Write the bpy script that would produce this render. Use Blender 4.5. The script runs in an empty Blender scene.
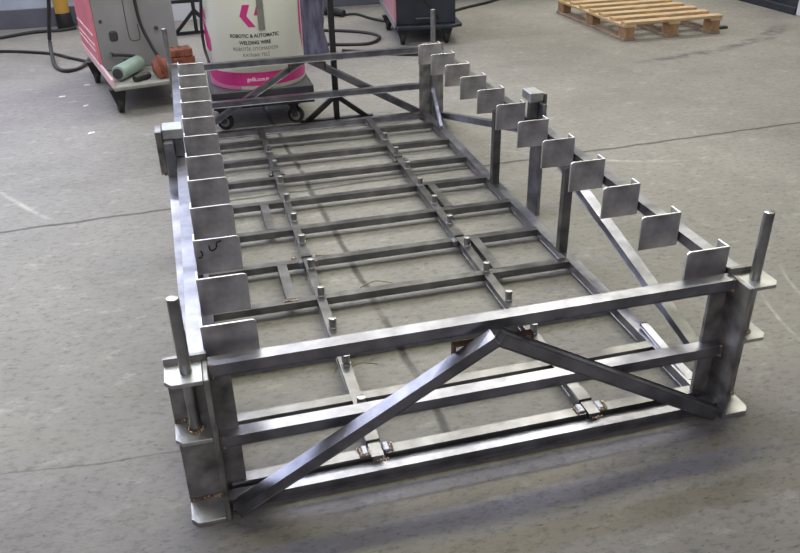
import bpy, bmesh, math, random
from mathutils import Vector, Matrix
random.seed(7)
C = bpy.context.scene.collection
S = bpy.context.scene
PI = math.pi
F = -0.003                                   # floor level

# ------------------------------------------------------------------ camera
cd = bpy.data.cameras.new('camera'); cam = bpy.data.objects.new('camera', cd); C.objects.link(cam)
Rr = Vector((0.9656030732936162, -0.25928352237648034, -0.01956424979314726))
Rd = Vector((-0.1422241041735463, -0.46367299224930614, -0.8745168154190102))
Rf = Vector((0.2176763860366018, 0.8472186325162001, -0.4846004330161336))
cam.matrix_world = Matrix(((Rr.x, -Rd.x, -Rf.x, 0.053597586), (Rr.y, -Rd.y, -Rf.y, -1.457283333),
                           (Rr.z, -Rd.z, -Rf.z, 1.383627664), (0, 0, 0, 1)))
cd.sensor_width = 36; cd.sensor_fit = 'HORIZONTAL'; cd.lens = 790.2145 * 36 / 800; cd.clip_start = 0.02
S.camera = cam

# ------------------------------------------------------------------ world, hall lamps and added fills, exposure
W = bpy.data.worlds.new('hall'); S.world = W; W.use_nodes = True
wn = W.node_tree.nodes; wl = W.node_tree.links; wn.clear()
wo = wn.new('ShaderNodeOutputWorld'); bg = wn.new('ShaderNodeBackground'); tc = wn.new('ShaderNodeTexCoord')
sx = wn.new('ShaderNodeSeparateXYZ'); rp = wn.new('ShaderNodeValToRGB')
wl.new(tc.outputs['Generated'], sx.inputs[0]); wl.new(sx.outputs['Z'], rp.inputs[0])
my = wn.new('ShaderNodeMapRange'); my.inputs['From Min'].default_value = .1; my.inputs['From Max'].default_value = -1
my.inputs['To Min'].default_value = 1.0; my.inputs['To Max'].default_value = 1.4; wl.new(sx.outputs['Y'], my.inputs[0])
vm = wn.new('ShaderNodeVectorMath'); vm.operation = 'SCALE'; wl.new(rp.outputs[0], vm.inputs[0]); wl.new(my.outputs[0], vm.inputs['Scale'])
wl.new(vm.outputs[0], bg.inputs[0]); wl.new(bg.outputs[0], wo.inputs[0])
e = rp.color_ramp.elements
e[0].position = 0.0; e[0].color = (.20, .20, .21, 1); e[1].position = 1.0; e[1].color = (.30, .30, .31, 1)
for p_, c_ in ((.22, .55), (.45, .95), (.75, .50)):
    n = e.new(p_); n.color = (c_ * .97, c_ * .98, c_ * 1.03, 1)
bg.inputs[1].default_value = 0.21

def area(name, loc, target, sx_, sy_, power, col):
    l = bpy.data.lights.new(name, 'AREA'); l.shape = 'RECTANGLE'; l.size = sx_; l.size_y = sy_
    l.energy = power; l.color = col
    o = bpy.data.objects.new(name, l); C.objects.link(o); o.location = loc
    d = (Vector(target) - Vector(loc)).normalized()
    z = -d; x = Vector((1, 0, 0)); y = z.cross(x).normalized(); x = y.cross(z).normalized()
    o.rotation_euler = Matrix((x, y, z)).transposed().to_euler()
    return o
area('cool_strip_light', (0.2, 2.12, 3.0), (0.2, 1.7, 0), 5.0, 0.11, 80, (.74, .80, 1.0))
area('warm_strip_light', (0.5, 1.40, 3.0), (0.5, 1.2, 0), 5.0, 0.11, 66, (1.0, .97, .54))
area('rear_fill_light', (-1.7, 4.7, 4.2), (-1.5, 4.6, 0), 4.5, 0.30, 150, (.86, .89, 1.0))  # added fill to brighten the far floor, no strip lamp known there
area('side_strip_light', (4.6, 4.2, 4.6), (4.6, 4.2, 0), 4.0, 0.30, 90, (1.0, .96, .80))
area('hall_strip_light', (3.8, 7.8, 6.4), (3.8, 7.6, 0), 8.0, 2.2, 540, (1.0, .97, .80))
area('gate_window', (-5.0, 10.0, 4.2), (-1.8, 5.2, 0), 10.6, 5.2, 900, (.72, .78, 1.0))
area('front_fill_light', (-1.5, -6.5, 5.5), (0, 2.8, .5), 8.0, 1.2, 190, (1.0, .97, .95))  # added fill from behind the camera, lifts the drum and front faces
S.view_settings.view_transform = 'Standard'; S.view_settings.look = 'None'
S.view_settings.gamma = 1.0; S.view_settings.use_curve_mapping = False; S.view_settings.exposure = -0.30

# ------------------------------------------------------------------ materials
def rgb(r, g, b): return tuple(((c / 255 + .055) / 1.055) ** 2.4 if c > 10 else c / 255 / 12.92 for c in (r, g, b)) + (1,)
def mat(name, col, rough=.5, metal=0.0, col2=None, scale=8, detail=6, bump=0.0, bscale=60, lo=.35, hi=.65, stretch=None, spec=.5, rvar=0):
    m = bpy.data.materials.new(name); m.use_nodes = True
    N = m.node_tree.nodes; L = m.node_tree.links; b = N['Principled BSDF']
    b.inputs['Base Color'].default_value = col; b.inputs['Roughness'].default_value = rough
    b.inputs['Metallic'].default_value = metal; b.inputs['Specular IOR Level'].default_value = spec
    t = N.new('ShaderNodeTexCoord'); mp = N.new('ShaderNodeMapping'); L.new(t.outputs['Object'], mp.inputs[0])
    if stretch: mp.inputs['Scale'].default_value = stretch
    if col2:
        ns = N.new('ShaderNodeTexNoise'); ns.inputs['Scale'].default_value = scale; ns.inputs['Detail'].default_value = detail
        r = N.new('ShaderNodeValToRGB'); r.color_ramp.elements[0].color = col; r.color_ramp.elements[1].color = col2
        r.color_ramp.elements[0].position = lo; r.color_ramp.elements[1].position = hi
        L.new(mp.outputs[0], ns.inputs['Vector']); L.new(ns.outputs['Fac'], r.inputs[0]); L.new(r.outputs[0], b.inputs['Base Color'])
        if rvar:
            mr = N.new('ShaderNodeMapRange'); mr.inputs['To Min'].default_value = rough - rvar; mr.inputs['To Max'].default_value = rough + rvar
            L.new(ns.outputs['Fac'], mr.inputs[0]); L.new(mr.outputs[0], b.inputs['Roughness'])
    if bump:
        n2 = N.new('ShaderNodeTexNoise'); n2.inputs['Scale'].default_value = bscale; bp = N.new('ShaderNodeBump')
        bp.inputs['Strength'].default_value = bump; bp.inputs['Distance'].default_value = .01
        L.new(mp.outputs[0], n2.inputs['Vector']); L.new(n2.outputs['Fac'], bp.inputs['Height']); L.new(bp.outputs[0], b.inputs['Normal'])
    return m
M = {}
M['tube'] = mat('bright_steel_tube', rgb(112, 112, 120), .31, .90, rgb(162, 162, 172), 14, 10, .03, 160, .3, .7, rvar=.05)
M['bar'] = mat('dull_steel_bar', rgb(96, 95, 97), .30, .85, rgb(134, 133, 136), 16, 10, .03, 160, .3, .7, rvar=.05)
M['plate'] = mat('mill_scale_plate', rgb(146, 142, 147), .46, .66, rgb(216, 213, 217), 13, 8, .05, 90, .3, .72, rvar=.08)
M['post'] = mat('dark_mill_scale', rgb(96, 93, 94), .44, .65, rgb(176, 174, 174), 15, 8, .05, 90, .32, .7, rvar=.06)
M['cutedge'] = mat('lit_cut_steel_edge', rgb(214, 214, 216), .42, .8, rgb(232, 232, 232), 30)  # cut edges, base colour also lightened to carry the overhead highlight
M['zinc'] = mat('pale_steel_plate', rgb(160, 161, 163), .42, .8, rgb(196, 197, 199), 14, 6, .04, 90, rvar=.08)
M['pin'] = mat('turned_steel_pin', rgb(150, 150, 152), .34, .95, rgb(182, 182, 184), 20, 4, .03, 150, rvar=.05)
M['weld'] = mat('heat_tinted_weld', rgb(122, 100, 84), .30, .85, rgb(232, 208, 182), 60, 4, .5, 260)
M['rust'] = mat('rusty_clip', rgb(84, 62, 52), .55, .6, rgb(122, 92, 78), 40, 6, .2, 120)
M['marker'] = mat('black_marker', rgb(30, 30, 36), .6)
M['drum'] = mat('white_drum', rgb(238, 238, 231), .45, 0, rgb(240, 240, 234), 5, 5)
M['pink'] = mat('magenta_print', rgb(200, 52, 132), .42)
M['pinklight'] = mat('pale_pink_print', rgb(214, 120, 168), .42)
M['white'] = mat('white_print', rgb(240, 236, 238), .5)
M['ink'] = mat('black_print', rgb(40, 40, 42), .5)
M['greyink'] = mat('grey_print', rgb(104, 104, 106), .5)
M['band'] = mat('grey_steel_strap', rgb(128, 128, 126), .5, .3, rgb(148, 147, 144), 12)
M['dark'] = mat('dark_grey_paint', rgb(58, 58, 62), .5, 0, rgb(72, 72, 76), 9)
M['black'] = mat('black_paint', rgb(28, 29, 33), .45, 0, rgb(40, 41, 46), 9)
M['navy'] = mat('dark_navy_paint', rgb(36, 38, 50), .42, 0, rgb(48, 50, 62), 7)
M['rubber'] = mat('black_rubber', rgb(30, 30, 31), .65, 0, rgb(44, 44, 45), 20)
M['cable'] = mat('black_cable', rgb(44, 41, 43), .55)
M['grey'] = mat('grey_machine_paint', rgb(134, 132, 134), .45, 0, rgb(146, 144, 146), 5)
M['red'] = mat('red_machine_paint', rgb(220, 112, 128), .4, 0, rgb(228, 128, 142), 4)
M['dusty'] = mat('dusty_pink_paint', rgb(186, 130, 140), .45)
M['redpale'] = mat('pale_red_stripe', rgb(230, 190, 196), .45)
M['deck'] = mat('worn_grey_deck', rgb(136, 136, 130), .5, .1, rgb(164, 164, 158), 14)
M['teal'] = mat('pale_teal_paint', rgb(138, 162, 152), .4, 0, rgb(156, 178, 168), 10)
M['brown'] = mat('rust_brown', rgb(112, 60, 46), .75, 0, rgb(150, 88, 68), 30, 6, .3, 60)
M['wood'] = mat('pallet_wood', rgb(182, 152, 116), .75, 0, rgb(206, 180, 146), 10, 8, .2, 60, stretch=(1, 6, 6))
M['woodblock'] = mat('pallet_block_wood', rgb(146, 112, 86), .8, 0, rgb(178, 144, 112), 14, 8, .2, 60)
M['wooddark'] = mat('pallet_lower_board', rgb(140, 122, 108), .8, 0, rgb(164, 146, 130), 14, 8, .2, 60)
M['film'] = mat('bluish_plastic_film', rgb(76, 74, 96), .25, 0, rgb(118, 116, 140), 9, 5, .6, 14, stretch=(3, 3, .6))
M['yellow'] = mat('yellow_paint', rgb(196, 152, 70), .5)
M['board'] = mat('white_board', rgb(206, 206, 214), .5)
M['chip'] = mat('pale_flake', rgb(222, 222, 220), .5)
M['straw'] = mat('yellow_bristle', rgb(168, 164, 122), .6)
M['chrome'] = mat('chrome_fitting', rgb(190, 190, 192), .25, 1)

# concrete floor: worn slab with sawn joints (joints, scuffs and stains are surface pattern)
def floor_mat():
    m = bpy.data.materials.new('worn_concrete'); m.use_nodes = True
    N = m.node_tree.nodes; L = m.node_tree.links; b = N['Principled BSDF']
    t = N.new('ShaderNodeTexCoord'); co = t.outputs['Object']
    def math_(op, a, b_=None, c=None):
        x = N.new('ShaderNodeMath'); x.operation = op
        for i, v in enumerate((a, b_, c)):
            if v is None: continue
            if isinstance(v, (int, float)): x.inputs[i].default_value = v
            else: L.new(v, x.inputs[i])
        return x.outputs[0]
    def noise(scale, detail=6, vec=None, rough=.55):
        x = N.new('ShaderNodeTexNoise'); x.inputs['Scale'].default_value = scale; x.inputs['Detail'].default_value = detail
        x.inputs['Roughness'].default_value = rough; L.new(vec or co, x.inputs['Vector']); return x.outputs['Fac']
    def ramp(f, p0, c0, p1, c1):
        x = N.new('ShaderNodeValToRGB'); x.color_ramp.elements[0].position = p0; x.color_ramp.elements[1].position = p1
        x.color_ramp.elements[0].color = c0; x.color_ramp.elements[1].color = c1; L.new(f, x.inputs[0]); return x.outputs[0]
    def mix(mode, f, a, c):
        x = N.new('ShaderNodeMix'); x.data_type = 'RGBA'; x.blend_type = mode
        for sock, v in ((x.inputs[0], f), (x.inputs[6], a), (x.inputs[7], c)):
            if isinstance(v, (int, float)): sock.default_value = v
            elif isinstance(v, tuple): sock.default_value = v
            else: L.new(v, sock)
        return x.outputs[2]
    s = N.new('ShaderNodeSeparateXYZ'); L.new(co, s.inputs[0]); X, Y = s.outputs[0], s.outputs[1]
    mp = N.new('ShaderNodeMapping'); mp.inputs['Scale'].default_value = (1, 1.9, 1); mp.inputs['Rotation'].default_value = (0, 0, .25); L.new(co, mp.inputs[0])
    g = (1, 1, 1, 1); k = (0, 0, 0, 1)
    base = ramp(noise(.9, 5), .3, rgb(132, 128, 124), .7, rgb(152, 148, 144))
    base = mix('MULTIPLY', .8, base, ramp(noise(3.2, 7), .30, (.82, .82, .82, 1), .62, g))
    base = mix('MULTIPLY', .9, base, ramp(noise(26, 9, mp.outputs[0], .78), .36, (.58, .58, .59, 1), .50, g))
    base = mix('MULTIPLY', .8, base, ramp(noise(48, 3, mp.outputs[0], .6), .28, (.34, .34, .35, 1), .37, g))
    base = mix('SCREEN', .5, base, ramp(noise(8, 8, mp.outputs[0], .72), .56, k, .80, (.5, .5, .48, 1)))
    # floor turns darker and more violet grey on the near side of the slanting joint
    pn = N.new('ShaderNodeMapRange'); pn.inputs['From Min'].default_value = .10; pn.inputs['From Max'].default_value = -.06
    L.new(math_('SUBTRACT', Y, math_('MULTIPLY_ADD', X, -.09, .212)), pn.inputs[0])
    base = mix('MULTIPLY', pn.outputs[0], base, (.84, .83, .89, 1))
    # pale scuff arcs on the right, dirt by the pallet
    def blob(cx, cy, rx, ry, rot=0.0):
        ca, sa = math.cos(rot), math.sin(rot)
        dx = math_('SUBTRACT', X, cx); dy = math_('SUBTRACT', Y, cy)
        a = math_('DIVIDE', math_('ADD', math_('MULTIPLY', dx, ca), math_('MULTIPLY', dy, sa)), rx)
        c = math_('DIVIDE', math_('SUBTRACT', math_('MULTIPLY', dy, ca), math_('MULTIPLY', dx, sa)), ry)
        r2 = math_('ADD', math_('MULTIPLY', a, a), math_('MULTIPLY', c, c))
        x = math_('SUBTRACT', 1.0, r2); return math_('MAXIMUM', x, 0.0)
    dirt = math_('MULTIPLY', math_('MAXIMUM', math_('MAXIMUM', blob(3.45, 3.50, .50, .07, .18), blob(4.05, 3.68, .50, .07, .42)), blob(4.5, 3.92, .40, .09, .7)), ramp(noise(9, 6), .38, k, .55, g))
    base = mix('MULTIPLY', dirt, base, (.40, .40, .44, 1))
    def scuff(cx, cy, R, wdt, bx, by, br):
        dx = math_('SUBTRACT', X, cx); dy = math_('SUBTRACT', Y, cy)
        d = math_('ABSOLUTE', math_('SUBTRACT', math_('SQRT', math_('ADD', math_('MULTIPLY', dx, dx), math_('MULTIPLY', dy, dy))), R))
        x = N.new('ShaderNodeMapRange'); x.inputs['From Min'].default_value = 0; x.inputs['From Max'].default_value = wdt
        x.inputs['To Min'].default_value = 1; x.inputs['To Max'].default_value = 0; L.new(d, x.inputs[0])
        return math_('MULTIPLY', math_('MULTIPLY', x.outputs[0], blob(bx, by, br, br)), ramp(noise(14, 5), .35, k, .6, g))
    sc = math_('MAXIMUM', math_('MAXIMUM', scuff(2.6, .15, .84, .010, 1.78, .32, .22), scuff(2.8, .25, .87, .010, 1.95, .50, .18)),
               math_('MAXIMUM', scuff(2.0, 3.9, 3.3, .018, -.80, 2.08, .36), scuff(2.6, 3.2, 1.55, .02, 1.9, 1.85, .5)))
    base = mix('MIX', math_('MULTIPLY', sc, .6), base, rgb(206, 204, 198))
    # joints
    wob = math_('MULTIPLY', math_('SUBTRACT', noise(7, 5), .5), .035)
    def joint(d, wdt, lo=0.0):
        a = math_('ABSOLUTE', math_('ADD', d, wob)); x = N.new('ShaderNodeMapRange')
        x.inputs['From Min'].default_value = wdt * .35; x.inputs['From Max'].default_value = wdt
        x.inputs['To Min'].default_value = 1; x.inputs['To Max'].default_value = 0
        L.new(a, x.inputs[0]); return x.outputs[0]
    jA = joint(math_('SUBTRACT', Y, math_('MULTIPLY_ADD', X, .045, 1.848)), .014)
    jB = joint(math_('SUBTRACT', X, math_('MULTIPLY_ADD', Y, -.044, .582)), .016)
    jB = math_('MULTIPLY', math_('MULTIPLY', jB, ramp(noise(5, 4), .32, k, .5, g)), math_('GREATER_THAN', Y, -.02))
    jC = joint(math_('SUBTRACT', Y, math_('MULTIPLY_ADD', X, -.09, .212)), .005)
    jC = math_('MULTIPLY', jC, math_('LESS_THAN', X, -.05))
    jC = math_('MULTIPLY', jC, ramp(noise(4, 4), .4, k, .6, g))
    j = math_('MAXIMUM', jA, math_('MAXIMUM', jB, math_('MULTIPLY', jC, .7)))
    base = mix('MULTIPLY', math_('MULTIPLY', j, .9), base, (.26, .25, .24, 1))
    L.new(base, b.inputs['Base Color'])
    rr = N.new('ShaderNodeMapRange'); rr.inputs['To Min'].default_value = .42; rr.inputs['To Max'].default_value = .72
    L.new(noise(5, 6), rr.inputs[0]); L.new(rr.outputs[0], b.inputs['Roughness']); b.inputs['Specular IOR Level'].default_value = .45
    bp = N.new('ShaderNodeBump'); bp.inputs['Strength'].default_value = .35; bp.inputs['Distance'].default_value = .006
    hgt = math_('SUBTRACT', noise(40, 6, mp.outputs[0]), math_('MULTIPLY', j, 1.5)); L.new(hgt, bp.inputs['Height']); L.new(bp.outputs[0], b.inputs['Normal'])
    return m

# ------------------------------------------------------------------ mesh helpers (all shapes are given in world coordinates)
def world_loc(o):
    v = Vector((0, 0, 0))
    while o: v += o.location; o = o.parent
    return v
def part(name, bm, m, parent=None, label=None, smooth=False):
    me = bpy.data.meshes.new(name)
    lo = Vector((min(v.co[i] for v in bm.verts) for i in range(3))); hi = Vector((max(v.co[i] for v in bm.verts) for i in range(3)))
    c = Vector(((lo.x + hi.x) / 2, (lo.y + hi.y) / 2, lo.z))
    bmesh.ops.translate(bm, verts=bm.verts[:], vec=-c); bmesh.ops.recalc_face_normals(bm, faces=bm.faces[:])
    bm.to_mesh(me); bm.free(); me.materials.append(m)
    if smooth:
        for p in me.polygons: p.use_smooth = True
        try: me.set_sharp_from_angle(angle=math.radians(40))
        except Exception: pass
    o = bpy.data.objects.new(name, me); C.objects.link(o)
    o.location = c - (world_loc(parent) if parent else Vector((0, 0, 0)))
    if parent: o.parent = parent
    if label: o['label'] = label
    return o
def thing(name, loc, label, cat, group=None):
    o = bpy.data.objects.new(name, None); C.objects.link(o); o.location = loc; o.empty_display_size = .05
    o['label'] = label; o['category'] = cat
    if group: o['group'] = group
    return o
def tag(o, label, cat, group=None):
    o['label'] = label; o['category'] = cat
    if group: o['group'] = group
    return o
def struct(name, bm, m): o = part(name, bm, m); o['kind'] = 'structure'; return o
def dup(o, loc, parent=None):
    r = o.copy(); C.objects.link(r); r.location = loc
    if parent: r.parent = parent
    for ch in list(o.children):
        c = ch.copy(); C.objects.link(c); c.parent = r
        for g in ch.children: d = g.copy(); C.objects.link(d); d.parent = c
    return r
def NB(): return bmesh.new()
def bevel(bm, geom_edges, w, seg=1):
    if w > 0: bmesh.ops.bevel(bm, geom=geom_edges, offset=w, segments=seg, affect='EDGES', profile=.5)
def box(bm, x0, x1, y0, y1, z0, z1, bv=.002, seg=1, T=None):
    g = bmesh.ops.create_cube(bm, size=1)['verts']
    for v in g: v.co = Vector(((x0 + x1) / 2 + v.co.x * (x1 - x0), (y0 + y1) / 2 + v.co.y * (y1 - y0), (z0 + z1) / 2 + v.co.z * (z1 - z0)))
    es = list({e_ for v in g for e_ in v.link_edges})
    if T:
        for v in g: v.co = T(v.co)
    bevel(bm, es, bv, seg)
    return bm
def bar(bm, p0, p1, w, h, up=(0, 0, 1), bv=.0025, seg=1, hollow=0):
    p0 = Vector(p0); p1 = Vector(p1); d = (p1 - p0).normalized(); up = Vector(up)
    s = d.cross(up).normalized(); u = s.cross(d).normalized()
    g = bmesh.ops.create_cube(bm, size=1)['verts']
    for v in g:
        a, b_, c = v.co
        v.co = p0.lerp(p1, a + .5) + s * (b_ * w) + u * (c * h)
    es = list({e_ for v in g for e_ in v.link_edges})
    bevel(bm, es, bv, seg); return bm
def cyl(bm, p0, p1, r, r2=None, seg=16, bv=0.0, cap=True):
    p0 = Vector(p0); p1 = Vector(p1); d = p1 - p0; q = d.to_track_quat('Z', 'Y').to_matrix().to_4x4()
    q.translation = (p0 + p1) / 2
    r2 = r if r2 is None else r2
    g = bmesh.ops.create_cone(bm, cap_ends=cap, segments=seg, radius1=r, radius2=r2, depth=d.length, matrix=q)['verts']
    if bv:
        es = [e_ for e_ in {e_ for v in g for e_ in v.link_edges} if len([f for f in e_.link_faces if len(f.verts) > 4]) == 1]
        bevel(bm, es, bv, 2)
    return bm
def torus_ring(bm, c, axis, R, r, n=24, k=8, a0=0, a1=2 * PI):
    q = Vector(axis).to_track_quat('Z', 'Y'); vs = []
    full = abs(a1 - a0 - 2 * PI) < 1e-6
    m_ = n if full else n + 1
    for i in range(m_):
        a = a0 + (a1 - a0) * i / n; row = []
        for j in range(k):
            b_ = 2 * PI * j / k
            row.append(bm.verts.new(Vector(c) + q @ Vector(((R + r * math.cos(b_)) * math.cos(a), (R + r * math.cos(b_)) * math.sin(a), r * math.sin(b_)))))
        vs.append(row)
    for i in range(n if full else n):
        A, B = vs[i], vs[(i + 1) % m_]
        for j in range(k): bm.faces.new((A[j], B[j], B[(j + 1) % k], A[(j + 1) % k]))
    return bm
def spline(pts, per=10):
    P = [Vector(p) for p in pts]; out = []
    for i in range(len(P) - 1):
        a = P[max(i - 1, 0)]; b_ = P[i]; c = P[i + 1]; d = P[min(i + 2, len(P) - 1)]
        for k in range(per):
            t = k / per
            out.append(.5 * ((2 * b_) + (c - a) * t + (2 * a - 5 * b_ + 4 * c - d) * t * t + (3 * b_ - a - 3 * c + d) * t ** 3))
    return out + [P[-1]]
def hose(bm, pts, r, k=8, per=10, smooth=True):
    Q = spline(pts, per) if smooth else [Vector(p) for p in pts]
    rows = []
    for i, p in enumerate(Q):
        t = (Q[min(i + 1, len(Q) - 1)] - Q[max(i - 1, 0)]).normalized()
        ref = Vector((0, 0, 1)) if abs(t.z) < .9 else Vector((1, 0, 0))
        s = t.cross(ref).normalized(); u = s.cross(t)
        rows.append([bm.verts.new(p + (s * math.cos(2 * PI * j / k) + u * math.sin(2 * PI * j / k)) * r) for j in range(k)])
    for A, B in zip(rows, rows[1:]):
        for j in range(k): bm.faces.new((A[j], A[(j + 1) % k], B[(j + 1) % k], B[j]))
    bm.faces.new(rows[0][::-1]); bm.faces.new(rows[-1]); return bm
def prism(bm, poly, z0, z1, bv=0.0, T=None):
    a = [bm.verts.new(Vector((x, y, z0))) for x, y in poly]; b_ = [bm.verts.new(Vector((x, y, z1))) for x, y in poly]
    n_ = len(poly); bm.faces.new(a[::-1]); bm.faces.new(b_)
    for i in range(n_): bm.faces.new((a[i], a[(i + 1) % n_], b_[(i + 1) % n_], b_[i]))
    g = a + b_
    if T:
        for v in g: v.co = T(v.co)
    es = list({e_ for v in g for e_ in v.link_edges}); bevel(bm, es, bv, 1); return bm
def bead(bm, p0, p1, r=.004, n_=None):
    p0 = Vector(p0); p1 = Vector(p1); L_ = (p1 - p0).length; n_ = n_ or max(3, int(L_ / (r * 1.2)))
    for i in range(n_):
        t = i / max(1, n_ - 1); c = p0.lerp(p1, t) + Vector((random.uniform(-1, 1), random.uniform(-1, 1), random.uniform(-1, 1))) * r * .25
        bmesh.ops.create_icosphere(bm, subdivisions=1, radius=r * random.uniform(.8, 1.25), matrix=Matrix.Translation(c))
    return bm

# ------------------------------------------------------------------ setting
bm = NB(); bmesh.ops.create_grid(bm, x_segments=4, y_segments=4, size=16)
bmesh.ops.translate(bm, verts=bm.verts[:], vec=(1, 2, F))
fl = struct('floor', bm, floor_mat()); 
# keep the pattern in world metres
fl.data.transform(Matrix.Translation(fl.location)); fl.location = (0, 0, 0)
M['wall'] = mat('pale_blue_wall', rgb(176, 184, 204), .7, 0, rgb(196, 202, 218), 3)
M['dark_strip'] = mat('slate_strip', rgb(92, 94, 108), .6, 0, rgb(106, 108, 120), 3)
struct('wall_back', box(NB(), -9, 9, 6.27, 6.42, F, 1.25, 0), M['wall'])
struct('dark_strip_back', box(NB(), -9, 9, 6.25, 6.272, F, .155, .004), M['dark_strip'])  # low dark strip along the foot of the back wall

# ------------------------------------------------------------------ the welded frame
XM = .654                                      # centre line; left and right mirror about it
YM = 1.36                                      # front and rear mirror about it
fr = thing('welded_steel_frame', (XM, YM, F), 'large welded bare steel tube frame with rows of angle brackets along both sides', 'steel frame')
def mx(x): return 2 * XM - x
XC = .6475                                    # centre line between the corner posts
def mc(x): return 2 * XC - x
def sbox(bm, x0, x1, y0, y1, z0, z1, right=False, rear=False, bv=.002):
    if right: x0, x1 = mx(x1), mx(x0)
    if rear: y0, y1 = 2 * YM - y1, 2 * YM - y0
    return box(bm, x0, x1, y0, y1, z0, z1, bv)
T30 = .030
# end rails (front and rear): top, middle, bottom
for rear in (0, 1):
    Yf = (lambda y: 2 * YM - y) if rear else (lambda y: y)
    for nm, z0, z1, ya, yb in (('top_end_rail', .370, .401, 0, T30), ('middle_end_rail', .171, .201, 0, T30), ('bottom_end_rail', .000, .030, -.020, .010)):
        part(nm, bar(NB(), (-.003, (Yf(ya) + Yf(yb)) / 2, (z0 + z1) / 2), (mc(-.003), (Yf(ya) + Yf(yb)) / 2, (z0 + z1) / 2), T30, z1 - z0, bv=.003, seg=2), M['tube'], fr)
    # inverted V braces in front of the rails
    yb = Yf(-.036)
    for sgn in (0, 1):
        X = (lambda x: mc(x)) if sgn else (lambda x: x)
        part('end_brace', bar(NB(), (X(.012), yb, .012), (X(.640), yb, .372), .030, .030, bv=.003, seg=2), M['tube'], fr)
        part('clip_angle', box(box(NB(), *sorted((X(.548), X(.602))), *sorted((Yf(-.020), Yf(-.001))), .352, .357, .001),
                               *sorted((X(.548), X(.553))), *sorted((Yf(-.020), Yf(.002))), .315, .355, .001), M['rust'], fr, 'rusty brown clip angle')
# corner posts
for right in (0, 1):
    for rear in (0, 1):
        X = (lambda x: mc(x)) if right else (lambda x: x)
        Yf = (lambda y: 2 * YM - y) if rear else (lambda y: y)
        xo = -.060 if (rear and not right) else -.095
        pp = [(xo, F + .011), (.042, F + .011), (.042, .370), (-.004, .370), (-.004, .416), (xo, .416)]
        pb = NB(); va = [pb.verts.new((X(a), Yf(.026), b)) for a, b in pp]; vb = [pb.verts.new((X(a), Yf(.036), b)) for a, b in pp]
        pb.faces.new(va); pb.faces.new(vb[::-1])
        for i in range(6): k = (i + 1) % 6; pb.faces.new((va[i], va[k], vb[k], vb[i]))
        po = part('corner_post', pb, M['post'], fr)
        part('gusset_plate', box(NB(), *sorted((X(-.015), X(-.004))), *sorted((Yf(-.056), Yf(.027))), F + .001, .402, .0015), M['post'], po)
        def plate(nm, z0, z1):
            poly = [(xo, .027), (xo, -.036), (xo + .015, -.053), (-.016, -.053), (-.016, .027)]
            poly = [(X(a), Yf(b_)) for a, b_ in poly]
            part(nm, prism(NB(), poly, z0, z1, .001), M['zinc'], po)
        plate('top_plate', .391, .401); plate('middle_plate', .236, .246); plate('foot_plate', F, F + .011)
        part('corner_pin', cyl(NB(), (X(-.049), Yf(-.010), .244), (X(-.049), Yf(-.010), .584), .0130, seg=24, bv=.002), M['pin'], po, smooth=True)
        def weld(bmw): part('weld_bead', bmw, M['weld'], po, 'copper brown weld bead', smooth=True)
        weld(bead(NB(), (X(xo + .002), Yf(.024), F + .013), (X(-.018), Yf(.024), F + .013), .0045))
        weld(bead(NB(), (X(xo + .002), Yf(.024), .248), (X(xo + .030), Yf(.024), .248), .004))
        wb = NB()
        for k in range(16):
            a = 2 * PI * k / 16; bmesh.ops.create_icosphere(wb, subdivisions=1, radius=.0050, matrix=Matrix.Translation((X(-.049) + .0155 * math.cos(a), Yf(-.010) + .0155 * math.sin(a), .2475)))
        weld(wb)
        if not rear:
            for zz in (.370, .401, .172, .200): weld(bead(NB(), (X(-.001), Yf(-.001), zz), (X(.004), Yf(-.002), zz), .0035, 3))
        # bracing near the corner: tube stub under the side rail and a sloping knee bar down to the bed rail
        part('corner_stub', sbox(NB(), -.036, -.006, .037, .067, .02, .372, right, rear, .002), M['tube'], fr)
        if rear: part('knee_bar', bar(NB(), (X(.004), 2.56, .205), (X(.018), 2.365, .058), .016, .012, bv=.002), M['tube'], fr)
        else: part('knee_bar', bar(NB(), (X(.012), .070, .040), (X(.006), .345, .058), .020, .012, bv=.002), M['tube'], fr)
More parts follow.
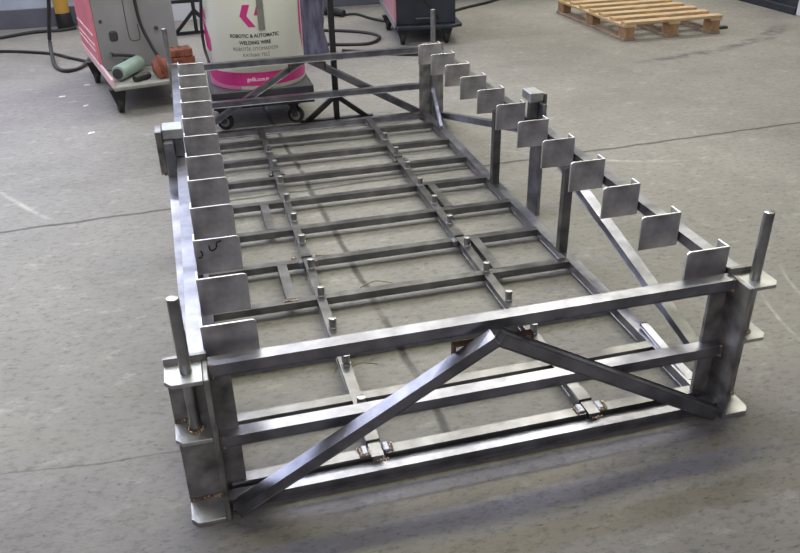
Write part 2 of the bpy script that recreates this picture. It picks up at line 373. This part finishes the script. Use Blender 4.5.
# side rails, bed rails
for right in (0, 1):
    X = (lambda x: mx(x)) if right else (lambda x: x)
    part('side_rail', bar(NB(), (X(-.025), .037, .386), (X(-.025), 2 * YM - .037, .386), T30, .030, bv=.003, seg=2), M['tube'], fr)
    xb = .026 if right else -.010
    part('bed_rail', bar(NB(), (X(xb), .037, .030), (X(xb), 2 * YM - .037, .030), .032, .032, bv=.003, seg=2), M['tube'], fr)
    # uprights between bed rail and side rail
    for y in (.90, 1.585):
        ua = xb - .010 if right else xb - .028
        part('upright', sbox(NB(), ua, ua + .034, y - .015, y + .015, .044, .372, right, 0, .002), M['bar'], fr)
    xa, xs = (-.062, -.076) if right else (-.078, -.103)
    mp = part('middle_post', sbox(NB(), xa, -.0445, 1.305, 1.405, F, .4685, right, 0, .002), M['tube'], fr)
    part('spacer_cap', sbox(NB(), xa, -.008, 1.345, 1.430, .469, .505, right, 0, .002), M['zinc'], mp)
    part('spacer_stem', sbox(NB(), -.0440, -.010, 1.346, 1.378, .402, .4685, right, 0, .002), M['bar'], mp)
    part('outer_strip', sbox(NB(), xs, xs + (.008 if right else .022), 1.340, 1.425, .345, .500, right, 0, .001), M['post'], mp)
    if right: part('strip_spacer', sbox(NB(), xs + .008, xa, 1.36, 1.40, .36, .46, right, 0, .001), M['rust'], mp)
    wb = bead(NB(), (X(-.078), 1.334, .36), (X(-.046), 1.334, .36), .005); bead(wb, (X(-.1), 1.337, .345), (X(-.08), 1.337, .345), .005)
    part('weld_bead', wb, M['weld'], mp, 'copper brown weld beads', smooth=True)
    # side truss braces
    for rear in (0, 1):
        Yf = (lambda y: 2 * YM - y) if rear else (lambda y: y)
        part('side_brace', bar(NB(), (X(-.061), Yf(.045), .022), (X(-.061), Yf(1.330), .335), .032, .030, bv=.003, seg=2), M['tube'], fr)
# angle brackets along the two side rails
def bracket_bm(x, y, right):
    z0, z1, t = .358, .460, .006; s = -1 if right else 1; w = .122; r = .010
    bm = NB()
    poly = [(0, z0), (w, z0), (w, z1 - r)] + [(w - r + r * math.cos(a), z1 - r + r * math.sin(a)) for a in (PI / 6, PI / 3)] + [(w - r, z1), (0, z1)]
    a = [bm.verts.new((x + s * p, y, q)) for p, q in poly]; b_ = [bm.verts.new((x + s * p, y + t, q)) for p, q in poly]
    bm.faces.new(a); bm.faces.new(b_[::-1])
    for i in range(len(poly)): k = (i + 1) % len(poly); bm.faces.new((a[i], a[k], b_[k], b_[i]))
    es = [e_ for e_ in bm.edges]; bevel(bm, es, .0009, 1)
    box(bm, *sorted((x - s * .0005, x + s * .0050)), y + .0005, y + .047, z0, z1, .001)
    for f in bm.faces:
        f.normal_update()
        if abs(f.normal.y) < .9 and f.calc_area() < .0010: f.material_index = 1
    return bm
BY = [.063 + .2205 * i for i in range(12)]
protos = {}
for right in (0, 1):
    x0 = mx(-.006) if right else -.008
    for i, y in enumerate(BY):
        if i == 0:
            b0 = part('angle_bracket', bracket_bm(x0, y, right), M['plate'], fr); b0.data.materials.append(M['cutedge']); base = b0.location.copy(); b = b0
        else:
            b = b0.copy(); C.objects.link(b); b.location = base + Vector((0, y - BY[0], 0))
        if i == 2 and right == 0:
            mk = NB()
            def st(pts): hose(mk, [(x0 + px, y - .0004, .46 - pz) for px, pz in pts], .0022, 6, 5)
            st([(.016, .030), (.020, .040), (.016, .050), (.008, .050)]); st([(.040, .018), (.041, .030), (.048, .034), (.058, .027), (.060, .014)]); st([(.060, .012), (.074, .008)])
            part('marker_scribble', mk, M['marker'], b, 'black hand-drawn marker scribble')
        wb = bead(NB(), (x0 + (.001 if not right else -.001), y + .050, .401), (x0 + (.001 if not right else -.001), y + .062, .401), .0035)
        part('weld_bead', wb, M['zinc'], b, smooth=True)
# bed: cross members, two runners with pegs, saddles, tie bars
ZB0, ZB1 = .019, .045
def CB(y): return y
for y in (.033, .262, .542, .827, 1.106, 1.388, 1.672, 1.945, 2.212, 2.484):
    if abs(y - .033) < .001:
        for xa, xb in ((.004, .352), (.390, .934), (.972, mx(.042))):
            part('cross_member', bar(NB(), (xa, y, .031), (xb, y, .031), .027, .026, bv=.0025, seg=2), M['bar'], fr)
    else:
        part('cross_member', bar(NB(), (.004, y, (ZB0 + ZB1) / 2), (mx(.041), y, (ZB0 + ZB1) / 2), .027, ZB1 - ZB0, bv=.0025, seg=2), M['bar'], fr)
for xl in (.364, .953):
    ru = part('bed_runner', bar(NB(), (xl, .012, .0345), (xl, 2.69, .0345), .026, .026, bv=.0025, seg=2), M['bar'], fr)
    for k in range(11):
        y = .212 + .2075 * k
        if k == 10: y = 2.30
        p = cyl(NB(), (xl + .004, y, .046), (xl + .004, y, .080), .0122, seg=20, bv=.0012)
        pg = part('peg', p, M['pin'], ru, smooth=True)
        part('weld_bead', torus_ring(NB(), (xl + .004, y, .0480), (0, 0, 1), .0128, .0024, 18, 6), M['zinc'], pg, smooth=True)
    for y in (.092, 1.145, 2.045):
        sd = NB(); box(sd, xl - .0185, xl + .0185, y - .027, y + .027, .0475, .0535, .001)
        box(sd, xl - .0185, xl - .0135, y - .027, y + .027, .014, .0478, .0006); box(sd, xl + .0135, xl + .0185, y - .027, y + .027, .014, .0478, .0006)
        s_ = part('saddle_clamp', sd, M['bar'], fr)
        for q in (-1, 1):
            part('clamp_tab', box(NB(), *sorted((xl + q * .019, xl + q * .036)), y - .070, y - .036, .030, .050, .003), M['tube'], s_)
            if y < .2: part('weld_bead', bead(NB(), (xl + q * .040, y - .070, .046), (xl + q * .042, y - .045, .047), .004), M['weld'], s_, 'copper brown weld bead', smooth=True)
for x, y0, y1 in ((.268, 1.402, 1.658), (.268, .841, 1.092), (1.004, 1.402, 1.658), (1.004, .841, 1.092)):
    part('tie_bar', bar(NB(), (x, y0, .0345), (x, y1, .0345), .030, .024, bv=.002), M['bar'], fr)
# a few bright weld deposits at bed joints
for pts in (((.33, .02), (.345, .02)), ((.99, .02), (.975, .02)), ((.36, -.006), (.385, -.006)), ((.94, -.006), (.966, -.006)), ((.31, 1.125), (.33, 1.125)), ((.40, 1.125), (.42, 1.125)), ((.245, .825), (.285, .828))):
    part('weld_bead', bead(NB(), (pts[0][0], pts[0][1], .046), (pts[1][0], pts[1][1], .046), .0045), M['weld'], fr, 'copper brown weld beads', smooth=True)

# ------------------------------------------------------------------ castor builder: returns parts under a thing
def castor(t, x, y, r, top, wmat='rubber', ang=0.0):
    w = r * .55; c = Vector((x, y, F + r)); ax = Vector((math.cos(ang), math.sin(ang), 0)); dr = Vector((-ax.y, ax.x, 0))
    cs = NB(); mt = .006
    for q in (-1, 1):
        bar(cs, c + ax * (q * (w / 2 + .006)) - Vector((0, 0, r * .15)), c + ax * (q * (w / 2 + .006)) + dr * (r * .25) + Vector((0, 0, top - c.z)), r * .75, .004, up=ax, bv=.001)
    T = c + dr * (r * .25); cyl(cs, (T.x, T.y, top - .012), (T.x, T.y, top), r * .75, seg=16)
    cyl(cs, c - ax * (w / 2 + .012), c + ax * (w / 2 + .012), .007, seg=10)
    k = part('castor', cs, M['dark'], t)
    wh = NB(); cyl(wh, c - ax * (w / 2), c + ax * (w / 2), r, seg=28, bv=r * .14)
    wo_ = part('wheel', wh, M[wmat], k, smooth=True)
    hb = NB(); cyl(hb, c - ax * (w / 2 + .003), c + ax * (w / 2 + .003), r * .58, seg=20)
    part('wheel_hub', hb, M['grey'], k, smooth=True)

# ------------------------------------------------------------------ wire drum on its dolly
dc = Vector((.418, 3.095, 0)); DR = .265; DZ = .209
dl = thing('drum_dolly', (dc.x, dc.y, F), 'dark steel castor dolly under the white wire drum behind the frame', 'dolly')
b_ = NB(); box(b_, .140, .690, 2.835, 2.845, .115, .208, .002); box(b_, .140, .690, 3.36, 3.37, .115, .208, .002)
box(b_, .140, .150, 2.84, 3.365, .115, .208, .002); box(b_, .680, .690, 2.84, 3.365, .115, .208, .002)
part('side_frame', b_, M['dark'], dl)
part('deck_plate', box(NB(), .150, .680, 2.845, 3.36, .185, DZ, .002), M['dark'], dl)
for x in (.205, .595):
    for y in (2.89, 3.32): castor(dl, x - .01, y - .02, .046, .116, ang=1.15)
dr = thing('wire_drum', (dc.x, dc.y, DZ), 'tall white cardboard wire drum with magenta stripes on dark dolly', 'drum')
def lathe(prof, n_=64, c=dc):
    bm = NB(); rows = []
    for r, z in prof: rows.append([bm.verts.new((c.x + r * math.cos(2 * PI * i / n_), c.y + r * math.sin(2 * PI * i / n_), z)) for i in range(n_)])
    for A, B in zip(rows, rows[1:]):
        for i in range(n_): bm.faces.new((A[i], A[(i + 1) % n_], B[(i + 1) % n_], B[i]))
    return bm, rows
bm, rows = lathe([(DR - .004, DZ), (DR, DZ + .006), (DR, 1.02)]); bm.faces.new(rows[0][::-1]); bm.faces.new(rows[-1])
part('shell', bm, M['drum'], dr, smooth=True)
bm, rows = lathe([(DR + .001, .985), (DR + .008, .99), (DR + .008, 1.03), (DR - .01, 1.035), (DR - .012, 1.022)]); bm.faces.new(rows[-1])
part('lid', bm, M['band'], dr, smooth=True)
# printed work: flat shapes in (arc length, z) wrapped onto the shell
A0 = math.atan2(-1.457 - dc.y, .0536 - dc.x)          # direction of the front as seen from the aisle
def wrap(s, z, off=.0009, a0=A0): a = a0 + s / DR; return Vector((dc.x + (DR + off) * math.cos(a), dc.y + (DR + off) * math.sin(a), z))
def wrapped_poly(name, poly_rows, m, off=.0009):
    bm = NB(); prev = None
    for (s, zlo, zhi) in poly_rows:
        cur = (bm.verts.new(wrap(s, zlo, off)), bm.verts.new(wrap(s, zhi, off)))
        if prev: bm.faces.new((prev[0], cur[0], cur[1], prev[1]))
        prev = cur
    return part(name, bm, m, dr)
def wrapped_text(name, txt, size, s_mid, z, m, bold=0.0, width=None):
    cu = bpy.data.curves.new(name, 'FONT'); cu.body = txt; cu.size = size; cu.align_x = 'CENTER'; cu.resolution_u = 3; cu.offset = bold
    tmp = bpy.data.objects.new(name, cu); C.objects.link(tmp); dg = bpy.context.evaluated_depsgraph_get(); dg.update()
    me = bpy.data.meshes.new_from_object(tmp.evaluated_get(dg)); bpy.data.objects.remove(tmp)
    bm = NB(); bm.from_mesh(me); bmesh.ops.subdivide_edges(bm, edges=[e_ for e_ in bm.edges if e_.calc_length() > .02], cuts=2)
    xs = [v.co.x for v in bm.verts]; k = (width / (max(xs) - min(xs))) if width else 1
    for v in bm.verts: v.co = wrap(s_mid + v.co.x * k, z + v.co.y, .0012)
    return part(name, bm, m, dr)
N_ = 28
def curve_rows(s0, s1, lo, hi): return [(s0 + (s1 - s0) * i / N_, lo(i / N_), hi(i / N_)) for i in range(N_ + 1)]
wrapped_poly('magenta_band', curve_rows(-.42, .42, lambda t: .232, lambda t: .303), M['pink'])
wrapped_poly('pale_swoosh', curve_rows(-.40, -.10, lambda t: .212, lambda t: .2315 + .05 * (1 - t) ** 3), M['pinklight'], .0011)
wrapped_text('web_address', 'gedik.com.tr', .030, -.004, .258, M['white'], .0003, .118)
wrapped_text('print_line', 'ROBOTIC & AUTOMATIC', .026, .001, .487, M['ink'], .0007, .262)
wrapped_text('print_line', 'WELDING WIRE', .026, .001, .452, M['ink'], .0007, .168)
wrapped_text('print_line', 'ROBOTİK OTOMASYON', .025, .001, .420, M['greyink'], 0, .240)
wrapped_text('print_line', 'KAYNAK TELİ', .025, .001, .388, M['greyink'], 0, .140)
def chevron(pts):
    bm = NB(); a, b, c, d = pts; k = 8; rows = []
    for i in range(k + 1):
        t = i / k; l = (a[0] + (d[0] - a[0]) * t, a[1] + (d[1] - a[1]) * t); r = (b[0] + (c[0] - b[0]) * t, b[1] + (c[1] - b[1]) * t)
        rows.append([bm.verts.new(wrap(l[0] + (r[0] - l[0]) * j / 4, l[1] + (r[1] - l[1]) * j / 4, .0014)) for j in range(5)])
    for A, B in zip(rows, rows[1:]):
        for j in range(4): bm.faces.new((A[j], A[j + 1], B[j + 1], B[j]))
    return bm
part('logo_chevron', chevron([(-.046, .652), (-.010, .652), (-.030, .596), (-.066, .596)]), M['pink'], dr)
part('logo_chevron', chevron([(-.066, .596), (-.030, .596), (.012, .540), (-.024, .540)]), M['pink'], dr)
part('logo_chevron', chevron([(.026, .648), (.064, .648), (.044, .598), (.008, .598)]), M['pink'], dr)
wrapped_poly('side_stripe', [(-.405, .44, .60), (-.36, .41, .56), (-.315, .395, .51), (-.285, .40, .46)], M['pink'], .0012)
wrapped_poly('side_stripe', [(-.405, .60, .74), (-.36, .57, .66), (-.32, .56, .60)], M['pink'], .0012)
wrapped_poly('side_stripe', [(.31, .47, .52), (.34, .38, .90), (.40, .36, 1.0)], M['pink'], .0012)
part('hanging_strap', box(NB(), 0, 1, 0, 1, 0, 1, 0, T=lambda c_: wrap(.026 + .034 * c_.x, .524 + .49 * c_.z, .0015 + .004 * c_.y)), M['band'], dr, 'grey strap hanging over print')

tag(part('drum_cable', hose(NB(), [wrap(s_, z_, .017) for s_, z_ in ((-.24, 1.02), (-.27, .80), (-.31, .64), (-.35, .54), (-.37, .47), (-.35, .40), (-.31, .345), (-.29, .30))], .008, 8), M['cable'], smooth=True), 'black cable hanging down the left side of the white drum', 'cable')
# ------------------------------------------------------------------ welding machines
def frame_T(ox, oy, yaw):
    ca, sa = math.cos(yaw), math.sin(yaw)
    return lambda c_: Vector((ox + c_.x * ca - c_.y * sa, oy + c_.x * sa + c_.y * ca, c_.z))
OX, OY, YW = -.390, 3.315, math.radians(12.5); T1 = frame_T(OX, OY, YW)
m1 = thing('welding_machine', tuple(T1(Vector((.25, .6, F)))), 'grey welding machine with pale red side panel and castor deck left of the drum', 'welding machine')
def tb(x0, x1, y0, y1, z0, z1, bv=.004, T=T1, seg=1): return box(NB(), x0, x1, y0, y1, z0, z1, bv, seg, T)
part('deck', tb(0, .50, 0, 1.22, .140, .163), M['deck'], m1)
bm = NB(); prism(bm, [(.42, .163), (1.20, .163), (1.20, 1.0), (.47, 1.0)], .012, .49, .006, T=lambda c_: T1(Vector((c_.z, c_.x, c_.y))))
part('cabinet', bm, M['grey'], m1)
bm = NB(); prism(bm, [(.430, .195), (1.20, .195), (1.20, 1.0), (.485, 1.0)], .000, .014, .003, T=lambda c_: T1(Vector((c_.z, c_.x, c_.y))))
sp = part('side_panel', bm, M['red'], m1, 'pale red side panel')
part('base_trim', tb(-.004, .012, .02, 1.21, .150, .205), M['redpale'], m1, 'pale pink lower trim')
for zz, h in ((.36, .012), (.30, .010), (.265, .010)):
    part('panel_rib', tb(-.004, .003, .50, 1.16, zz, zz + h, .001), M['redpale'], sp)
bm = NB(); torus_ring(bm, T1(Vector((.12, .425, .37))), T1(Vector((0, -1, 0))) - T1(Vector((0, 0, 0))), .0, .026, 12, 8)
def front(x, z): y = .42 + (z - .15) / .85 * .05; return y
part('socket', tb(.085, .135, front(0, .33) - .012, front(0, .33) + .01, .335, .395, .010), M['dark'], m1)
part('screw_head', cyl(NB(), T1(Vector((.05, front(0, .45) - .006, .455))), T1(Vector((.05, front(0, .45) + .01, .455))), .010, seg=12), M['dark'], m1)
part('latch_knob', cyl(NB(), T1(Vector((.37, front(0, .40) - .020, .385))), T1(Vector((.37, front(0, .40) + .01, .385))), .012, seg=12), M['dark'], m1)
part('door_outline', hose(NB(), [T1(Vector((x, front(0, z) - .001, z))) for x, z in ((.20, .62), (.20, .38), (.21, .33), (.25, .325), (.265, .345), (.262, .42))], .003, 6), M['dark'], m1)
part('gas_fitting', cyl(NB(), T1(Vector((.075, front(0, .26) - .02, .262))), T1(Vector((.075, front(0, .26) + .01, .262))), .013, seg=12), M['chrome'], m1)
part('vent_slot', tb(.14, .22, .405, .43, .195, .203, .001), M['dark'], m1); part('vent_slot', tb(.14, .22, .405, .43, .215, .223, .001), M['dark'], m1)
def vleg(t, T, x, y, z1, h=.10):
    v = NB(); poly = [(-.050, z1), (.048, z1), (.020, F + .030), (-.014, F + .030)]
    prism(v, poly, -.022, .022, .003, T=lambda c_: T(Vector((x + c_.x, y + c_.z, c_.y))))
    k = part('castor', v, M['black'], t)
    part('wheel', cyl(NB(), T(Vector((x - .016, y, F + .045))), T(Vector((x + .016, y, F + .045))), .045, seg=22, bv=.006), M['rubber'], k, smooth=True)
for x, y in ((.026, .075), (.44, .09), (.012, .84), (.44, .90)): vleg(m1, T1, x, y, .1405)

t2x, t2y, YW2 = 1.585, 4.47, math.radians(-8); T2 = frame_T(t2x, t2y, YW2)
m2 = thing('welding_machine', tuple(T2(Vector((.23, .6, F)))), 'dark navy welding machine with pink side panel behind the rear right corner of the frame', 'welding machine')
bm = NB(); prism(bm, [(.02, 0), (.42, -.01), (.52, .05), (.52, 1.2), (0, 1.2), (0, .03)], .115, .140, .004, T=lambda c_: T2(c_))
part('deck', bm, M['navy'], m2)
bm = NB(); prism(bm, [(.06, .14), (1.15, .14), (1.15, 1.0), (.10, 1.0)], .016, .47, .006, T=lambda c_: T2(Vector((c_.z, c_.x, c_.y))))
part('cabinet', bm, M['navy'], m2)
bm = NB(); prism(bm, [(.07, .175), (1.15, .175), (1.15, 1.0), (.11, 1.0)], .0, .018, .003, T=lambda c_: T2(Vector((c_.z, c_.x, c_.y))))
part('side_panel', bm, M['dusty'], m2, 'dusty pink side panel')
part('base_trim', tb(-.006, .012, .03, 1.18, .120, .176, .003, T2), M['grey'], m2)
part('front_handle', hose(NB(), [T2(Vector(p)) for p in ((.16, .07, .10), (.16, .03, .10), (.16, .03, .19), (.30, .03, .19), (.30, .03, .10), (.30, .07, .10))], .008, 6, 1, False), M['dark'], m2)
part('front_cable', hose(NB(), [T2(Vector((x, .05, z))) for x, z in ((.12, .50), (.20, .36), (.30, .24), (.34, .18))], .007, 6), M['cable'], m2)
for x, y in ((.06, .06), (.40, .06), (.01, .62), (.46, .75)): vleg(m2, T2, x, y, .116)

# ------------------------------------------------------------------ things on the first machine's deck
t = thing('canister', tuple(T1(Vector((.16, .20, .150)))), 'pale teal cylindrical canister lying across the grey machine deck', 'canister')
a = T1(Vector((.055, .13, .210))); b = T1(Vector((.215, .33, .213)))
d = (b - a).normalized()
part('body', cyl(NB(), a, b, .044, seg=28, bv=.007), M['teal'], t, smooth=True)
part('nozzle_cap', cyl(NB(), b, b + d * .04, .022, .016, seg=16), M['chrome'], t, smooth=True)
part('end_cap', cyl(NB(), a - d * .012, a, .030, seg=20), M['dark'], t, smooth=True)
tag(part('tool_handle', hose(NB(), [T1(Vector(p)) for p in ((.13, .06, .184), (.17, .08, .184), (.20, .095, .184), (.225, .11, .184))], .020, 10), M['black'], smooth=True), 'black tool handle lying on deck beside the teal canister', 'tool')
tag(part('gas_hose', hose(NB(), [T1(Vector(p)) for p in ((.075, .392, .262), (.12, .388, .257), (.17, .386, .248), (.21, .384, .240))], .009, 8), M['cable']), 'dark hose from chrome fitting across the grey machine front', 'hose')
tag(part('torch_cable', hose(NB(), [T1(Vector(p)) for p in ((.255, .415, .90), (.265, .40, .55), (.275, .385, .42), (.305, .34, .31), (.33, .30, .24), (.36, .285, .175))], .010, 8), M['cable']), 'black cable hanging down the grey machine front to its deck', 'cable')
def brick(x, y, z, yaw, lab):
    T = frame_T(x, y, yaw)
    t = thing('perforated_block', (x, y, z), lab, 'block', 'rust brown blocks stacked on the machine deck')
    part('block', box(NB(), -.066, .066, -.05, .05, z, z + .048, .006, 1, T), M['brown'], t)
    for i in range(3):
        for q in (-1, 1): part('hole', cyl(NB(), T(Vector((-.040 + .040 * i, q * .022, z + .0485))), T(Vector((-.040 + .040 * i, q * .022, z + .0495))), .012, seg=10), M['cable'], t)
for k, lab in enumerate(('rust brown perforated block at the bottom of the stack on the deck', 'rust brown perforated block in the middle of the deck stack',
                         'rust brown perforated block topmost on the stack behind the frame pin')):
    w_ = T1(Vector((.435 + .006 * (k % 2), .15, 0))); brick(w_.x, w_.y, .1635 + .0495 * k, .2 + .12 * (k % 2), lab)
bm = NB(); bmesh.ops.create_icosphere(bm, subdivisions=3, radius=1)
for v in bm.verts:
    n_ = v.co.copy(); k = 1 + .16 * math.sin(7 * n_.x + 3 * n_.z) + .12 * math.sin(9 * n_.y - 5 * n_.z)
    v.co = T1(Vector((.305 + n_.x * .048 * k, .13 + n_.y * .085 * k, max(.164, .205 + n_.z * .070 * k))))
tag(part('leather_rag', bm, M['brown'], smooth=True), 'crumpled rust brown rag on deck right of the teal canister', 'rag')

# ------------------------------------------------------------------ black stands
def trestle(ox, oy, yaw, wid, lab, leg_top, hgt, cross):
    T = frame_T(ox, oy, yaw)
    t = thing('steel_stand', (ox, oy, F), lab, 'stand')
    part('post', bar(NB(), T(Vector((0, 0, F))), T(Vector((0, 0, hgt))), .030, .030, up=(0, 1, 0)), M['black'], t)
    for q in (-1, 1): part('leg', bar(NB(), T(Vector((q * wid, 0, F + .014))), T(Vector((0, 0, leg_top))), .026, .026, up=(0, 1, 0)), M['black'], t)
    part('foot_bar', bar(NB(), T(Vector((-wid - .03, 0, F + .013))), T(Vector((wid + .03, 0, F + .013))), .026, .026), M['black'], t)
    if cross: part('top_bar', bar(NB(), T(Vector((-wid - .05, 0, cross))), T(Vector((wid + .08, 0, cross))), .026, .026), M['black'], t)
    return t
trestle(.803, 2.800, 0.0, .175, 'black square tube stand with splayed legs directly behind the rear rail', .150, 1.15, None)
trestle(.140, 5.48, 0.05, .17, 'black stand with splayed legs behind the drum in front of white board', .185, .60, .262)
bw = thing('leaning_board', (.10, 6.16, F), 'white board leaning on the back wall behind the black stand', 'board')
part('panel', bar(NB(), (.10, 6.12, F), (.10, 6.22, .75), .52, .018, up=(0, -1, 0)), M['board'], bw)
part('edge_strip', bar(NB(), (-.157, 6.118, F), (-.157, 6.218, .75), .012, .022, up=(0, -1, 0)), M['band'], bw)
# plastic wrapped bundle behind the drum
bm = NB(); rows = []; cx, cy = .925, 4.45
for k in range(26):
    z = .03 + .97 * k / 25; row = []
    for i in range(40):
        a = 2 * PI * i / 40
        r = .098 + .010 * math.sin(5 * a + 1.3 * z) + .008 * math.sin(11 * a + 6 * z) + .006 * math.sin(3 * a - 14 * z)
        r *= 1 + (.25 * (1 - k / 4) if k < 4 else 0)
        row.append(bm.verts.new((cx + r * 1.05 * math.cos(a), cy + r * math.sin(a), z + (F - .03 if k == 0 else 0))))
    rows.append(row)
for A, B in zip(rows, rows[1:]):
    for i in range(40): bm.faces.new((A[i], A[(i + 1) % 40], B[(i + 1) % 40], B[i]))
bm.faces.new(rows[0][::-1]); bm.faces.new(rows[-1])
tag(part('wrapped_bundle', bm, M['film'], smooth=True), 'tall bundle in bluish purple plastic film behind the white drum', 'plastic bundle')

# ------------------------------------------------------------------ pallet
pt = thing('wooden_pallet', (3.68, 4.66, F), 'pale wooden pallet lying on the concrete floor at top right', 'pallet')
PX0, PX1, PY0, PY1 = 3.275, 4.105, 4.04, 5.24
for i in range(3):
    xc = (PX0 + .04, (PX0 + PX1) / 2, PX1 - .05)[i]
    part('bottom_board', box(NB(), xc - .05, xc + .05, PY0, PY1, F, F + .020, .002), M['wooddark'], pt)
    for yc in (PY0 + .055, (PY0 + PY1) / 2, PY1 - .055):
        part('block', box(NB(), xc - .038, xc + .038, yc - .055, yc + .055, F + .020, F + .098, .003), M['woodblock'], pt)
    part('stringer_board', box(NB(), xc - .05, xc + .05, PY0, PY1, F + .098, F + .116, .002), M['wood'], pt)
nb = 7
for i in range(nb):
    yc = PY0 + .045 + .177 * i
    part('top_board', box(NB(), PX0 - .005 * random.random(), PX1 + .01 * random.random(), yc - .040, yc + .040, F + .116, F + .138, .003), M['wood'], pt)
tag(part('wood_offcut', box(NB(), 4.10, 4.26, 4.16, 4.20, F, F + .02, .003), M['dark']), 'small dark offcut lying beside the right end of the pallet', 'offcut')
tag(part('air_hose', hose(NB(), [(4.02, 5.36, F + .012), (4.10, 5.60, F + .012), (4.12, 5.9, F + .012), (4.0, 6.15, F + .012)], .012, 8), M['cable']), 'black hose on the floor behind the pallet', 'hose')

# cabinet at the top right corner
kb = thing('machine_cabinet', (5.5, 4.9, F), 'dark slate cabinet with pale front post at the top right corner', 'cabinet')
part('body', box(NB(), 5.12, 5.95, 4.42, 5.6, F, 1.1, .01), M['navy'], kb)
part('front_panel', box(NB(), 5.10, 5.97, 4.36, 4.42, F, 1.1, .006), M['board'], kb, 'pale grey front panel')
part('plinth', box(NB(), 5.09, 5.96, 4.42, 5.6, F, .06, .006), M['navy'], kb)

# yellow post by the left wall
yp = thing('bollard', (-.95, 6.13, F), 'yellow post with black foot beside the back wall', 'post')
part('pole', cyl(NB(), (-.95, 6.13, .125), (-.95, 6.13, 1.1), .060, seg=28), M['yellow'], yp, smooth=True)
part('foot', cyl(NB(), (-.945, 6.13, F), (-.95, 6.13, .130), .072, .064, seg=28, bv=.006), M['black'], yp, smooth=True)

# ------------------------------------------------------------------ cables on the floor
def floor_cable(name, pts, r, lab, cat='cable'):
    return tag(part(name, hose(NB(), [(p[0], p[1], (p[2] if len(p) > 2 else F + r)) for p in pts], r, 8), M['cable'], smooth=True), lab, cat)
floor_cable('floor_cable', ((-.86, 6.05), (-.98, 5.98), (-1.2, 5.98), (-1.50, 5.80), (-1.9, 5.6)), .013, 'black cable curving from the yellow post towards the left edge')
floor_cable('floor_cable', ((-1.9, 5.42), (-1.375, 5.33), (-.98, 5.12), (-.80, 4.90), (-.70, 4.78), (-.63, 4.66)), .011, 'brown black cable running from the left edge to the red machine')
floor_cable('hanging_cable', ((-.62, 4.86, .05), (-.69, 4.60, .008), (-.785, 4.49), (-.88, 4.66), (-.932, 4.98, .09), (-.912, 5.0, .234), (-.878, 5.0, .40), (-.85, 5.0, .62), (-.84, 5.0, .9)), .014, 'black cable looping down to the floor beside the red machine')
floor_cable('floor_cable', ((.85, 5.30), (1.23, 5.16), (1.46, 4.99), (1.535, 4.80), (1.41, 4.60), (1.18, 4.64), (.9, 4.80)), .012, 'black cable loop on floor left of the navy machine')
floor_cable('floor_cable', ((1.30, 5.93), (1.42, 5.80), (1.56, 5.78), (1.64, 5.55), (1.73, 5.38), (1.80, 5.45)), .011, 'black cable from tangled plug to the navy machine')
floor_cable('floor_cable', ((1.16, 4.42), (1.35, 4.30), (1.6, 4.16), (1.74, 4.12)), .014, 'black cable on floor just behind the rear top rail')
floor_cable('floor_cable', ((2.05, 5.25), (2.30, 5.50), (2.57, 5.71), (2.89, 5.91), (3.02, 6.02), (3.25, 6.2)), .012, 'black cable running back from the navy machine to the wall')
tag(part('cable_plug', hose(NB(), [(1.28, 5.92, F + .03), (1.36, 5.84, F + .04), (1.44, 5.74, F + .03)], .030, 10), M['black'], smooth=True), 'black cable plug lying on the floor below the back wall', 'plug')

# small litter
for k, (x, y, s, r) in enumerate(((-.762, 3.86, .024, .3), (-.60, 3.60, .022, .8), (-.63, 4.10, .024, .1), (-.53, 3.04, .024, .5))):
    T = frame_T(x, y, r); lab = ('pale flake on floor, leftmost of four near the red machine', 'pale flake on floor in front of the red machine castors', 'pale flake on floor nearest the looping black cable', 'pale flake on floor closest to the steel frame')[k]
    tag(part('floor_flake', prism(NB(), [(-s, -s * .4), (s * .7, -s * .6), (s, s * .3), (-s * .3, s * .6)], F, F + .003, 0, T), M['chip']), lab, 'flake', 'pale flakes on the floor at left')
for k, pts in enumerate((((.33, .44), (.36, .50), (.42, .53)), ((.36, .45), (.42, .48), (.47, .46)), ((.52, .93), (.58, .96), (.64, .93)))):
    lab = ('yellow bristle on floor left of the left peg runner front', 'yellow bristle on floor beside the front peg of left runner', 'yellow bristle curled on floor between the two peg runners')[k]
    tag(part('floor_bristle', hose(NB(), [(x, y, F + .0016) for x, y in pts], .0013, 6), M['straw']), lab, 'bristle', 'yellow bristles on the floor')
